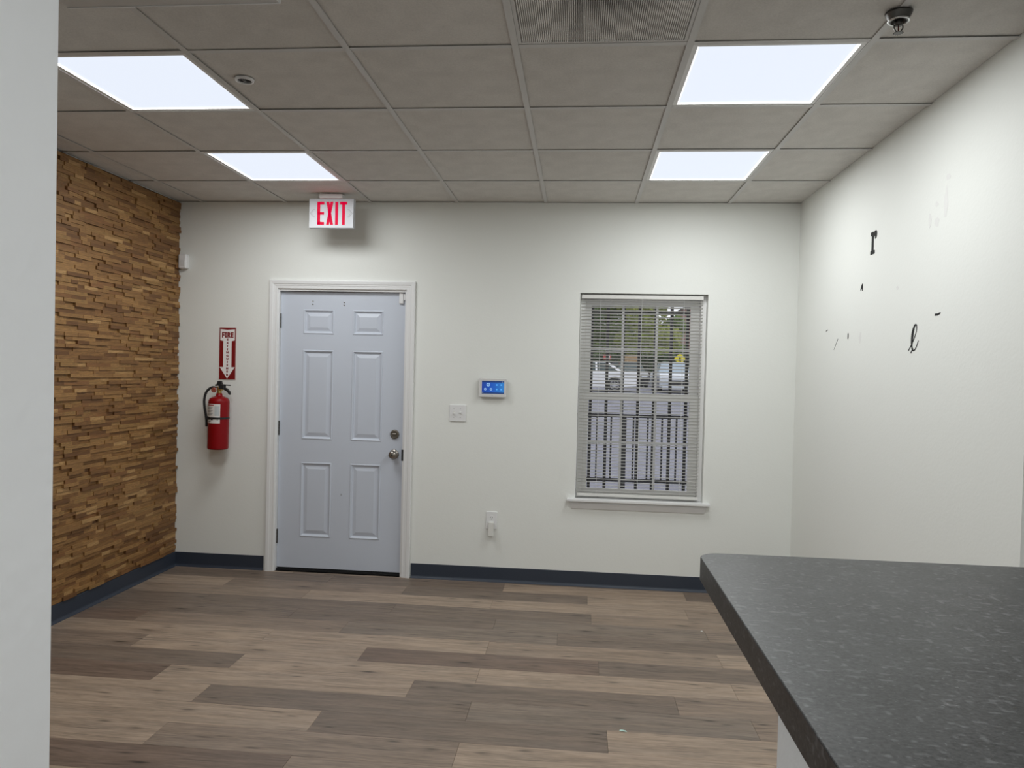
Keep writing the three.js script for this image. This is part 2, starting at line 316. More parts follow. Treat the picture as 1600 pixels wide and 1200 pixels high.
{
  const o = thing('fire_sprinkler', 'dark metal pendant fire sprinkler head below the right ceiling runner', 'sprinkler', [1.3, H - 0.001, 2.585]);
  part(o, 'escutcheon', lathe([[0.0, -0.001], [0.040, -0.001], [0.038, -0.006], [0.031, -0.020], [0.027, -0.028], [0.022, -0.028], [0.020, -0.010], [0, -0.010]]), M.darkMetal);
  part(o, 'trim_ring', new THREE.TorusGeometry(0.029, 0.0035, 8, 32).rotateX(Math.PI / 2), M.chrome, [0, -0.026, 0]);
  part(o, 'body', lathe([[0, -0.010], [0.013, -0.010], [0.013, -0.038], [0.009, -0.042], [0, -0.042]]), M.darkMetal);
  for (const s of [-1, 1]) part(o, 'frame_arm', tube([[s * 0.011, -0.036, 0], [s * 0.013, -0.048, 0], [s * 0.004, -0.062, 0]], 0.0022, 12, 6), M.darkMetal);
  part(o, 'bulb', cyl(0.0022, 0.022, 8), std([0.08, 0.02, 0.02], 0.2), [0, -0.050, 0]);
  const s = new THREE.Shape(); for (let k = 0; k < 24; k++) { const a = k * Math.PI / 12, q = k % 2 ? 0.0155 : 0.011; k ? s.lineTo(q * Math.cos(a), q * Math.sin(a)) : s.moveTo(q, 0); }
  part(o, 'deflector', extrude(s, 0.0015).rotateX(Math.PI / 2), M.darkMetal, [0, -0.063, 0]);
}
{
  const o = thing('recessed_sprinkler', 'round white-rimmed recessed sprinkler with a dark opening in the left ceiling tile', 'sprinkler', [-1.039, H - 0.0015, 2.131]);
  part(o, 'rim', lathe([[0.029, 0.004], [0.027, -0.002], [0.029, -0.005], [0.036, -0.004], [0.038, 0.004]]), M.white);
  part(o, 'cup', cyl(0.0285, 0.001), M.black, [0, 0.0025, 0]);
  part(o, 'link', merge([rbox(0.012, 0.004, 0.026, 0.001, 1), cyl(0.007, 0.005, 12).translate(0.001, -0.001, 0)]), M.darkMetal, [0, 0.0, 0]);
}

// ------------------------------------------------------------ door with casing
{
  const t = struct('trim_1');
  const prof = [[0, 0], [0, 0.010], [0.004, 0.0125], [0.020, 0.0125], [0.023, 0.0145], [0.030, 0.0145], [0.036, 0.018], [0.054, 0.0195], [0.060, 0.018], [0.0615, 0.012], [0.0615, 0]];
  const i0 = -1.791, i1 = -0.868, it = 2.0;
  part(t, 'casing', moulding([[i0, 0.0], [i0, it], [i1, it], [i1, 0.0]].map(([x, y]) => [x, y]), prof.map(([o, z]) => [o, z]), false), M.trim);
  const y = 0.0;
  part(t, 'jamb', span(DX0 + 0.001, DX0 + 0.0165, y, DH - 0.016, -0.15, 0.0005), M.trim);
  part(t, 'jamb', span(DX1 - 0.0165, DX1 - 0.001, y, DH - 0.016, -0.15, 0.0005), M.trim);
  part(t, 'jamb', span(DX0 + 0.001, DX1 - 0.001, DH - 0.016, DH - 0.001, -0.15, 0.0005), M.trim);
  part(t, 'door_stop', merge([span(DX0 + 0.0165, DX0 + 0.029, y, DH - 0.016, -0.10, -0.079), span(DX1 - 0.029, DX1 - 0.0165, y, DH - 0.016, -0.10, -0.079), span(DX0 + 0.0165, DX1 - 0.0165, DH - 0.029, DH - 0.016, -0.10, -0.079)]), M.trim);
  part(t, 'threshold', span(DX0 + 0.0165, DX1 - 0.0165, 0, 0.012, -0.15, -0.02), M.black);
  part(t, 'strike_lip', span(DX1 - 0.022, DX1 - 0.007, 0.814, 0.892, 0.0008, 0.003), M.dark);
  part(t, 'strike_plate', merge([rbox(0.002, 0.062, 0.026, 0.0008, 1), rbox(0.003, 0.008, 0.012, 0.001, 1).translate(-0.001, 0.016, 0.002)]), M.dark, [DX1 - 0.0175, 0.853, -0.018]);

  const d = struct('door_1', [-1.3305, 0, -0.03]);
  const x0 = -0.4515, x1 = 0.4475, y0 = 0.022, y1 = 1.984;
  const leaf = shapeOf([[x0, y0], [x1, y0], [x1, y1], [x0, y1]]);
  const cols = [[-0.287, -0.064], [0.072, 0.292]], rws = [[1.686, 1.859], [0.94, 1.573], [0.245, 0.776]];
  for (const [a, b] of cols) for (const [e, f] of rws) { const h = new THREE.Path(); h.moveTo(a, e); h.lineTo(a, f); h.lineTo(b, f); h.lineTo(b, e); h.closePath(); leaf.holes.push(h); }
  part(d, 'door_leaf', extrude(leaf, 0.044).translate(0, 0, -0.044), M.door);
  for (const [a, b] of cols) for (const [e, f] of rws) {
    const cx = (a + b) / 2, cy = (e + f) / 2, w = (b - a) / 2, h = (f - e) / 2, ringAt = (i, z) => [[-w + i, -h + i, z], [w - i, -h + i, z], [w - i, h - i, z], [-w + i, h - i, z]];
    const rs = [[0, 0], [0.003, 0.0035], [0.007, 0.004], [0.011, 0.001], [0.017, -0.007], [0.021, -0.008], [0.024, -0.008], [0.046, -0.0015], [0.048, -0.001]].map((q) => ringAt(...q)), polys = [];
    for (let k = 0; k < rs.length - 1; k++) for (let n = 0; n < 4; n++) { const m = (n + 1) % 4; polys.push([rs[k][n], rs[k][m], rs[k + 1][m], rs[k + 1][n]]); }
    polys.push(rs[rs.length - 1]);
    polys.push([[-w, -h, -0.04], [-w, h, -0.04], [w, h, -0.04], [w, -h, -0.04]]);
    part(d, 'door_panel', facets(polys), M.door, [cx, cy, 0]);
  }
  for (const hy of [1.777, 1.015, 0.243]) {
    const h = part(d, 'hinge', merge([-2, -1, 0, 1, 2].map((k) => cyl(0.0062, 0.0196, 12).translate(0, k * 0.0204, 0))), M.darkMetal, [-0.4535, hy, 0.0065]);
    part(h, 'hinge_leaf', rbox(0.010, 0.102, 0.002, 0.0006, 1), M.darkMetal, [0.001, 0, -0.0062]);
  }
  const k = part(d, 'door_knob', lathe([[0, 0], [0.033, 0], [0.034, 0.004], [0.030, 0.009], [0.014, 0.012], [0.0115, 0.020], [0.013, 0.030], [0.024, 0.036], [0.0285, 0.046], [0.027, 0.057], [0.018, 0.065], [0.008, 0.0665], [0, 0.0665]], 40).rotateX(Math.PI / 2), M.nickel, [0.3875, 0.855, 0]);
  part(k, 'turn_button', merge([cyl(0.007, 0.004, 20).rotateX(Math.PI / 2), rbox(0.011, 0.003, 0.006, 0.001, 1).translate(0, 0, 0.003)]), M.darkMetal, [0, 0, 0.068]);
  const b = part(d, 'deadbolt', lathe([[0, 0], [0.0315, 0], [0.0325, 0.005], [0.029, 0.0115], [0.024, 0.013], [0.022, 0.010], [0, 0.010]], 36).rotateX(Math.PI / 2), std([0.22, 0.20, 0.17], 0.4, { metalness: 0.9 }), [0.389, 0.995, 0]);
  part(b, 'thumb_turn', rbox(0.030, 0.010, 0.014, 0.003, 2), M.nickel, [0, 0.002, 0.0155]);
  for (const [hx, hy] of [[-0.221, 1.917], [-0.221, 1.896], [0.0065, 1.9125], [0.0065, 1.8925]]) {
    const s = part(d, 'screw_hole', new THREE.TorusGeometry(0.0045, 0.0018, 6, 16), M.chrome, [hx, hy, 0.0004]);
    part(s, 'hole', cyl(0.0042, 0.001, 12).rotateX(Math.PI / 2), M.black);
  }
  part(d, 'scuff_mark', extrude(shapeOf([[0, 0], [0.006, 0.002], [0.008, 0.012], [0.003, 0.02], [-0.002, 0.01]]), 0.0003), std([0.36, 0.38, 0.42], 0.7), [0.008, 0.545, 0.0001]);
  part(d, 'door_sweep', span(x0 + 0.002, x1 - 0.002, 0.0125, 0.022, -0.040, -0.006), M.black);

  const s = thing('door_sensor', 'small white contact sensor at the top right corner of the grey door', 'sensor', [-0.912, 1.945, -0.03]);
  part(s, 'sensor_case', rbox(0.030, 0.072, 0.016, 0.003), M.white, [0, 0, 0.008]);
  part(s, 'magnet', rbox(0.012, 0.045, 0.014, 0.002), M.white, [0.0235, 0.01, 0.009]);
}

// ------------------------------------------------------------ window, sill, blind
{
  const w = struct('window_1');
  const frameRing = (x0, x1, y0, y1, b, z0, z1) => { const s = shapeOf([[x0, y0], [x1, y0], [x1, y1], [x0, y1]]), h = new THREE.Path(); h.moveTo(x0 + b[0], y0 + b[2]); h.lineTo(x0 + b[0], y1 - b[3]); h.lineTo(x1 - b[1], y1 - b[3]); h.lineTo(x1 - b[1], y0 + b[2]); h.closePath(); s.holes.push(h); return extrude(s, z1 - z0 - 0.004, 0.002, 1).translate(0, 0, z0 + 0.002); };
  part(w, 'window_frame', frameRing(WX0 + 0.001, WX1 - 0.001, WY0 + 0.016, WY1 - 0.001, [0.036, 0.036, 0.03, 0.03], -0.155, -0.055), M.vinyl);
  const up = part(w, 'upper_sash', frameRing(0.367, 1.145, 1.282, 1.968, [0.044, 0.058, 0.043, 0.044], -0.132, -0.105), M.vinyl);
  const lo = part(w, 'lower_sash', frameRing(0.367, 1.145, 0.617, 1.325, [0.036, 0.058, 0.046, 0.047], -0.100, -0.066), M.vinyl);
  const glass = new THREE.MeshPhysicalMaterial({ color: 0xffffff, transmission: 1, thickness: 0, roughness: 0, ior: 1.5 });
  part(up, 'pane', new THREE.PlaneGeometry(0.68, 0.602), glass, [0.749, 1.6245, -0.1185]);
  part(lo, 'pane', new THREE.PlaneGeometry(0.688, 0.62), glass, [0.745, 0.9705, -0.083]);
  const mm = std([0.62, 0.62, 0.62], 0.5);
  for (const x of [0.629, 0.861]) { part(up, 'muntin', span(-0.008, 0.008, 1.325, 1.924, -0.003, 0.003), mm, [x, 0, -0.123]); part(lo, 'muntin', span(-0.008, 0.008, 0.663, 1.278, -0.003, 0.003), mm, [x, 0, -0.088]); }
  part(up, 'muntin', span(0.411, 1.087, -0.009, 0.009, -0.0025, 0.0025), mm, [0, 1.627, -0.1235]);
  part(lo, 'muntin', span(0.403, 1.087, -0.009, 0.009, -0.0025, 0.0025), mm, [0, 0.984, -0.0885]);
  part(w, 'sill', merge([extrude(shapeOf([[0.275, 0], [1.224, 0], [1.224, 0.045], [WX1 - 0.001, 0.045], [0.275, 0.045]].slice(0, 3).concat([[0.275, 0.045]])), 0.012, 0.003, 2).rotateX(Math.PI / 2).translate(0, WY0 + 0.0155, 0.0), span(WX0 + 0.001, WX1 - 0.001, WY0 + 0.0005, WY0 + 0.0155, -0.155, 0.002)]), M.trim);
  const ap = [[0, 0.0], [0.004, 0.016], [0.013, 0.020], [0.020, 0.0215], [0.052, 0.008], [0.056, 0.004], [0.057, 0]];   // [drop, out]
  const apg = (inset) => ap.map(([y, z]) => [inset * y, -y, z]);
  const A = ap.map(([y, z]) => [0.288 + y * 0.35, WY0 - y, z]), B = ap.map(([y, z]) => [1.211 - y * 0.35, WY0 - y, z]), polys = [];
  for (let k = 0; k < ap.length - 1; k++) polys.push([A[k], A[k + 1], B[k + 1], B[k]]);
  polys.push(A.slice(), B.slice().reverse());
  part(w, 'apron', facets(polys), M.trim);
}
{
  const o = thing('mini_blind', 'open off-white horizontal mini blind hanging in the window opening', 'window blind', [0.747, 0, -0.028]);
  part(o, 'head_rail', rbox(0.815, 0.026, 0.028, 0.002), M.blind, [0, 1.977, 0]);
  const L = 0.812, W = 0.025, tilt = -0.27, pts = [];
  for (let k = 0; k <= 6; k++) { const a = k / 6 - 0.5; pts.push([a * W, 0.0022 * (1 - 4 * a * a)]); }
  const poly = [...pts, ...pts.slice().reverse().map(([x, y]) => [x, y - 0.0005])];
  const slat = extrude(shapeOf(poly), L).rotateY(Math.PI / 2).translate(-L / 2, 0, 0);   // profile x -> -z
  const N = 61, ys = 0.648, ye = 1.951, r = rng(9);
  for (let k = 0; k < N; k++) { const s = part(o, 'slat', slat, M.blind, [0, ys + (ye - ys) * k / (N - 1), 0]); s.rotation.set(tilt + 0.03 * (r() - 0.5), 0, 0.0006 * (r() - 0.5)); }
  part(o, 'bottom_rail', rbox(0.812, 0.019, 0.024, 0.003), M.blind, [0, 0.626, 0]);
  for (const x of [-0.277, 0.0, 0.281]) part(o, 'ladder_cord', merge([cyl(0.0009, 1.34, 6).translate(0, 1.297, 0.0135), cyl(0.0009, 1.34, 6).translate(0, 1.297, -0.0135)]), M.white, [x, 0, 0]);
}

// ------------------------------------------------------------ exit sign
{
  const o = thing('exit_sign', 'white exit sign with red letters hung from the ceiling above the door', 'exit sign', [-1.333, 2.478, 0.228]);
  part(o, 'housing', rbox(0.305, 0.196, 0.040, 0.004), std([0.56, 0.57, 0.60], 0.45));
  part(o, 'canopy', merge([rbox(0.155, 0.030, 0.075, 0.004).translate(0, 0.112, 0), span(-0.05, 0.05, 0.096, 0.1, -0.018, 0.018)]), M.white);
  const red = std([0.30, 0.0, 0.012], 0.9, { emissive: lin(0.44, 0.0, 0.034), emissiveIntensity: 1 });
  const bars = { E: [[0, 0, 0.0205, 0.152], [0, 0, 0.048, 0.0185], [0, 0.067, 0.047, 0.0845], [0, 0.1335, 0.048, 0.152]], I: [[0, 0, 0.020, 0.152]], T: [[0.0150, 0, 0.035, 0.152], [0, 0.1335, 0.05, 0.152]] };
  const put = (polys, x) => part(o, 'letter', merge(polys.map((p) => extrude(shapeOf(p), 0.0015))), red, [x, -0.0765, 0.0195]);
  const rect = ([a, b, c, d]) => [[a, b], [c, b], [c, d], [a, d]];
  put(bars.E.map(rect), -0.096);
  put([[[0, 0], [0.020, 0], [0.048, 0.152], [0.028, 0.152]], [[0.028, 0], [0.048, 0], [0.020, 0.152], [0, 0.152]]], -0.034);
  put(bars.I.map(rect), 0.027);
  put(bars.T.map(rect), 0.059);
  const grey = std([0.36, 0.36, 0.38], 0.6);
  for (const d of [-1, 1]) {
    const ch = [[0, 0], [0.012, 0], [0.036, 0.026], [0.012, 0.052], [0, 0.052], [0.024, 0.026]].map(([x, y]) => [x - 0.018, y - 0.026]), sh = shapeOf(ch);
    sh.holes.push(new THREE.Path([[0.003, 0.003], [0.0105, 0.003], [0.032, 0.026], [0.0105, 0.049], [0.003, 0.049], [0.027, 0.026]].reverse().map(([x, y]) => new THREE.Vector2(x - 0.018, y - 0.026))));
    const g = extrude(sh, 0.0006); if (d < 0) g.rotateZ(Math.PI);
    part(o, 'chevron', g, grey, [d * 0.128, 0, 0.0197]);
  }
  const l = new THREE.RectAreaLight(lin(1, 0.02, 0.05), 0.22, 0.2, 0.15); l.position.set(-1.333, 2.478, 0.252); l.lookAt(-1.333, 2.478, 5); l.rotation.set(0, Math.PI, 0); l.name = 'exit_glow'; scene.add(l);
}

// ------------------------------------------------------------ fire extinguisher and its sign
{
  const o = thing('fire_extinguisher_sign', 'red and white arrow sign reading FIRE EXTINGUISHER above the red extinguisher', 'sign', [-2.1585, 1.5335, 0]);
  const w = 0.125, h = 0.373;
  part(o, 'plate', rbox(w, h, 0.003, 0.0012, 1), std([0.30, 0.012, 0.012], 0.4), [0, 0, 0.0018]);
  const tex = canvasTex(320, 960, (c, W, Hh) => {
    c.fillStyle = '#e8e4e2'; c.fillRect(0, 0, W, Hh); c.fillStyle = '#7c0b11'; c.fillRect(5, 5, W - 10, Hh - 10);
    c.fillStyle = '#efeceb'; c.beginPath(); c.moveTo(22, 30); c.lineTo(150, 42); c.lineTo(298, 30); c.lineTo(298, 236); c.lineTo(240, 250); c.lineTo(240, 728); c.lineTo(306, 728); c.lineTo(160, 940); c.lineTo(14, 728); c.lineTo(80, 728); c.lineTo(80, 250); c.lineTo(22, 236); c.closePath(); c.fill();
    c.fillStyle = '#7c0b11'; c.textAlign = 'center'; c.textBaseline = 'middle';
    c.save(); c.translate(160, 138); c.scale(0.92, 1.12); c.font = 'bold 118px sans-serif'; c.lineWidth = 7; c.strokeStyle = '#7c0b11'; c.strokeText('FIRE', 0, 0); c.fillText('FIRE', 0, 0); c.restore();
    c.font = 'bold 52px sans-serif'; [...'EXTINGUISHER'].forEach((t, i) => { c.save(); c.translate(160, 226 + i * 58.5); c.scale(1.25, 0.92); c.lineWidth = 4; c.strokeStyle = '#7c0b11'; c.strokeText(t, 0, 0); c.fillText(t, 0, 0); c.restore(); });
  });
  part(o, 'print', fitUV(new THREE.PlaneGeometry(w - 0.002, h - 0.002)), std([1, 1, 1], 0.4, { map: tex }), [0, 0, 0.0036]);
}
{
  const o = thing('fire_extinguisher', 'red fire extinguisher with black hose hung on the wall left of the door', 'fire extinguisher', [-2.175, 0.862, 0.088]);
  const red = new THREE.MeshPhysicalMaterial({ color: lin(0.23, 0.0008, 0.0035), roughness: 0.38, specularIntensity: 0.55 });
  const R = 0.070;
  part(o, 'cylinder', lathe([[0, 0.006], [0.05, 0.006], [0.060, 0], [R - 0.003, 0.002], [R, 0.010], [R, 0.328], [R - 0.002, 0.342], [R - 0.008, 0.354], [R - 0.020, 0.362], [R - 0.034, 0.367], [0.026, 0.371], [0.022, 0.378], [0.020, 0.392], [0, 0.392]], 48), red);
  const tex = canvasTex(512, 512, (c) => {
    c.fillStyle = '#d9d6d3'; c.fillRect(0, 0, 512, 512); c.fillStyle = '#9c2328'; c.fillRect(90, 22, 260, 26); c.fillStyle = '#b9bec0'; c.fillRect(372, 60, 120, 250);
    c.fillStyle = '#4a4a50';
    for (let k = 0; k < 3; k++) { c.fillRect(40, 90 + k * 82, 44, 54); c.fillStyle = '#23242a'; c.beginPath(); c.arc(130, 118 + k * 82, 20, 0, 7); c.fill(); c.fillStyle = '#55565c'; for (let n = 0; n < 3; n++) c.fillRect(176, 92 + k * 82 + n * 20, 150 - n * 28, 9); }
    c.fillStyle = '#26272c'; for (let n = 0; n < 3; n++) c.fillRect(60 + n * 100, 375, 74, 52); c.fillRect(40, 450, 230, 20); c.fillRect(440, 380, 16, 60); c.fillStyle = '#9c2328'; c.fillRect(60, 486, 180, 12);
  });
  const lab = new THREE.CylinderGeometry(R + 0.0006, R + 0.0006, 0.135, 24, 1, true, -1.35, 1.95);
  part(o, 'paper_label', lab, std([1, 1, 1], 0.5, { map: tex, side: THREE.DoubleSide }), [0, 0.252, 0]);
  part(o, 'strap', merge([new THREE.CylinderGeometry(R + 0.0022, R + 0.0022, 0.014, 48, 1, true), rbox(0.024, 0.022, 0.010, 0.002).translate(-0.052, 0, 0.048)]), std([0.012, 0.012, 0.013], 0.5, { side: THREE.DoubleSide }), [0, 0.220, 0]);
  part(o, 'bracket', merge([span(-0.018, 0.018, 0.02, 0.36, -0.087, -0.083), span(-0.018, 0.018, 0.22, 0.235, -0.085, -0.066), span(-0.018, 0.018, 0.0, 0.02, -0.087, -0.07)]), M.dark);
  const v = part(o, 'valve', merge([cyl(0.016, 0.03, 20).translate(0, 0.403, 0), rbox(0.034, 0.030, 0.032, 0.005).translate(0.006, 0.425, 0)]), std([0.50, 0.36, 0.13], 0.35, { metalness: 0.9 }));
  part(v, 'gauge', lathe([[0, 0], [0.017, 0], [0.018, 0.004], [0.017, 0.011], [0.013, 0.012], [0, 0.010]], 28).rotateX(Math.PI / 2), std([0.35, 0.10, 0.07], 0.35, { metalness: 0.4 }), [-0.026, 0.414, 0.022]);
  part(o, 'collar', rbox(0.042, 0.034, 0.034, 0.006), M.black, [0.020, 0.436, 0]);
  part(o, 'carry_handle', extrude(shapeOf([[-0.028, 0], [0.012, 0.004], [0.078, 0.004], [0.080, 0.011], [0.02, 0.013], [0.015, 0.034], [-0.012, 0.034], [-0.016, 0.013], [-0.030, 0.009]]), 0.018, 0.0015, 1).translate(0, 0.443, -0.009), M.black);
  part(o, 'squeeze_lever', extrude(shapeOf([[0.01, 0.0], [0.035, -0.006], [0.060, -0.020], [0.074, -0.040], [0.082, -0.040], [0.078, -0.018], [0.058, 0.004], [0.03, 0.012], [0.01, 0.014]]), 0.016, 0.002, 1).translate(0, 0.424, -0.008), M.black);
  part(o, 'hose', tube([[-0.014, 0.428, 0.004], [-0.045, 0.432, 0.012], [-0.078, 0.405, 0.022], [-0.094, 0.35, 0.026], [-0.092, 0.29, 0.024], [-0.083, 0.235, 0.020], [-0.078, 0.20, 0.02]], 0.0085, 40, 10), M.black);
  part(o, 'nozzle', cyl(0.0095, 0.05, 14, 0.0075), M.black, [-0.077, 0.182, 0.02]);
  part(o, 'pull_pin', new THREE.TorusGeometry(0.011, 0.0016, 6, 20), M.chrome, [-0.004, 0.434, 0.022]);
  o.rotation.z = -0.012;
}

// ------------------------------------------------------------ small wall devices
{
  const o = thing('alarm_panel', 'white alarm keypad with a lit blue touch screen right of the door', 'alarm panel', [-0.2525, 1.340, 0]);
  part(o, 'back_plate', rbox(0.168, 0.118, 0.016, 0.004), M.dark, [0, -0.006, 0.008]);
  part(o, 'bezel', extrude(rrect(0.190, 0.130, 0.008), 0.008, 0.003, 2).translate(0, 0, 0.019), std([0.66, 0.65, 0.64], 0.35));
  const tex = canvasTex(512, 296, (c) => {
    const g = c.createLinearGradient(0, 0, 512, 0); g.addColorStop(0, '#0b3f9e'); g.addColorStop(0.45, '#0c57be'); g.addColorStop(1, '#2b82cc'); c.fillStyle = g; c.fillRect(0, 0, 512, 296);
    c.fillStyle = '#0c356f'; c.fillRect(0, 0, 512, 34); c.fillRect(0, 262, 512, 34);
    const ringAt = (x, y, r, q) => { c.strokeStyle = '#a9d8ff'; c.lineWidth = q; c.beginPath(); c.arc(x, y, r, 0, 7); c.stroke(); };
    ringAt(148, 86, 32, 15); ringAt(78, 190, 20, 13); ringAt(212, 190, 20, 13); c.fillStyle = '#8fb6d8'; c.fillRect(140, 74, 16, 26);
    c.fillStyle = '#58b4ff'; for (const [x, y] of [[345, 90], [445, 90], [345, 192], [445, 192]]) { c.beginPath(); c.arc(x, y, 19, 0, 7); c.fill(); }
    c.fillStyle = '#bcd6f0'; c.fillRect(12, 256, 20, 18); c.fillRect(470, 12, 8, 16);
  });
  const s = part(o, 'screen', fitUV(new THREE.PlaneGeometry(0.153, 0.088)), std([0.02, 0.02, 0.03], 0.2, { emissive: lin(1, 1, 1), emissiveMap: tex, emissiveIntensity: 0.85 }), [0.003, 0.003, 0.0303]);
  part(o, 'home_key', rbox(0.010, 0.004, 0.002, 0.001, 1), std([0.4, 0.4, 0.42], 0.4), [0, -0.053, 0.0302]);
  const l = new THREE.RectAreaLight(lin(0.2, 0.5, 1), 0.3, 0.15, 0.085); l.position.set(-0.2495, 1.343, 0.034); l.rotation.set(0, Math.PI, 0); l.name = 'screen_glow'; scene.add(l);
}
{
  const o = thing('switch_plate', 'white double light switch plate below and left of the alarm keypad', 'light switch', [-0.493, 1.159, 0]);
  part(o, 'cover', extrude(rrect(0.116, 0.116, 0.006), 0.002, 0.0025, 2).translate(0, 0, 0.0026), M.white);
  for (const s of [-1, 1]) {
    const x = s * 0.023 - 0.004;
    part(o, 'toggle_slot', rbox(0.010, 0.024, 0.001, 0.0004, 1), M.whiteWarm, [x, 0, 0.0074]);
    const t = part(o, 'toggle', rbox(0.0085, 0.012, 0.012, 0.002), M.white, [x, s < 0 ? -0.005 : 0.004, 0.012]); t.rotation.x = s < 0 ? 0.25 : -0.25;
    for (const y of [0.03, -0.03]) part(o, 'screw', cyl(0.003, 0.0015, 12).rotateX(Math.PI / 2), std([0.45, 0.45, 0.45], 0.4), [x, y, 0.0078]);
  }
}
{
  const o = thing('power_outlet', 'white duplex power outlet low on the wall between door and window', 'power outlet', [-0.241, 0.425, 0]);
  part(o, 'cover', extrude(rrect(0.078, 0.122, 0.006), 0.002, 0.0025, 2).translate(0, 0, 0.0026), M.white);
  for (const s of [1, -1]) {
    const f = part(o, 'socket', extrude(rrect(0.033, 0.028, 0.010), 0.0015).translate(0, 0, 0.007), M.white, [0, s * 0.0195, 0]);
    for (const x of [-0.0065, 0.0065]) part(f, 'slot', rbox(0.0025, 0.0085, 0.0006, 0.0002, 1), M.black, [x, 0.003, 0.0087]);
    part(f, 'ground_hole', cyl(0.0026, 0.0006, 12).rotateX(Math.PI / 2), M.black, [0, -0.008, 0.0087]);
  }
  const a = thing('plug_adapter', 'slim off-white plug-in adapter hanging from the lower socket of the outlet', 'adapter', [-0.241, 0.369, 0.0088]);
  part(a, 'case', rbox(0.036, 0.098, 0.030, 0.004), M.whiteWarm, [0, 0, 0.0152]);
  part(a, 'cable_port', rbox(0.018, 0.003, 0.012, 0.001, 1), M.dark, [0, -0.0495, 0.016]);
}
{
  const o = thing('motion_detector', 'small white motion detector high in the corner beside the wood wall', 'motion detector', [-2.484, 2.180, 0.0]);
  const g = extrude(shapeOf([[-0.036, 0], [0.03, 0], [0.026, 0.022], [0.006, 0.046], [-0.012, 0.046], [-0.034, 0.026]]), 0.094, 0.005, 3).translate(0, 0, -0.047).rotateX(-Math.PI / 2).scale(1, 1, -1);
  const P = g.index; const idx = []; if (P) for (let i = 0; i < P.count; i += 3) idx.push(P.getX(i), P.getX(i + 2), P.getX(i + 1));
  part(o, 'case', rbox(0.062, 0.104, 0.044, 0.012, 4), M.white, [0, 0, 0.0225]);
  part(o, 'lens', rbox(0.036, 0.046, 0.010, 0.005, 3), std([0.68, 0.68, 0.68], 0.3), [0.004, -0.012, 0.041]);
}

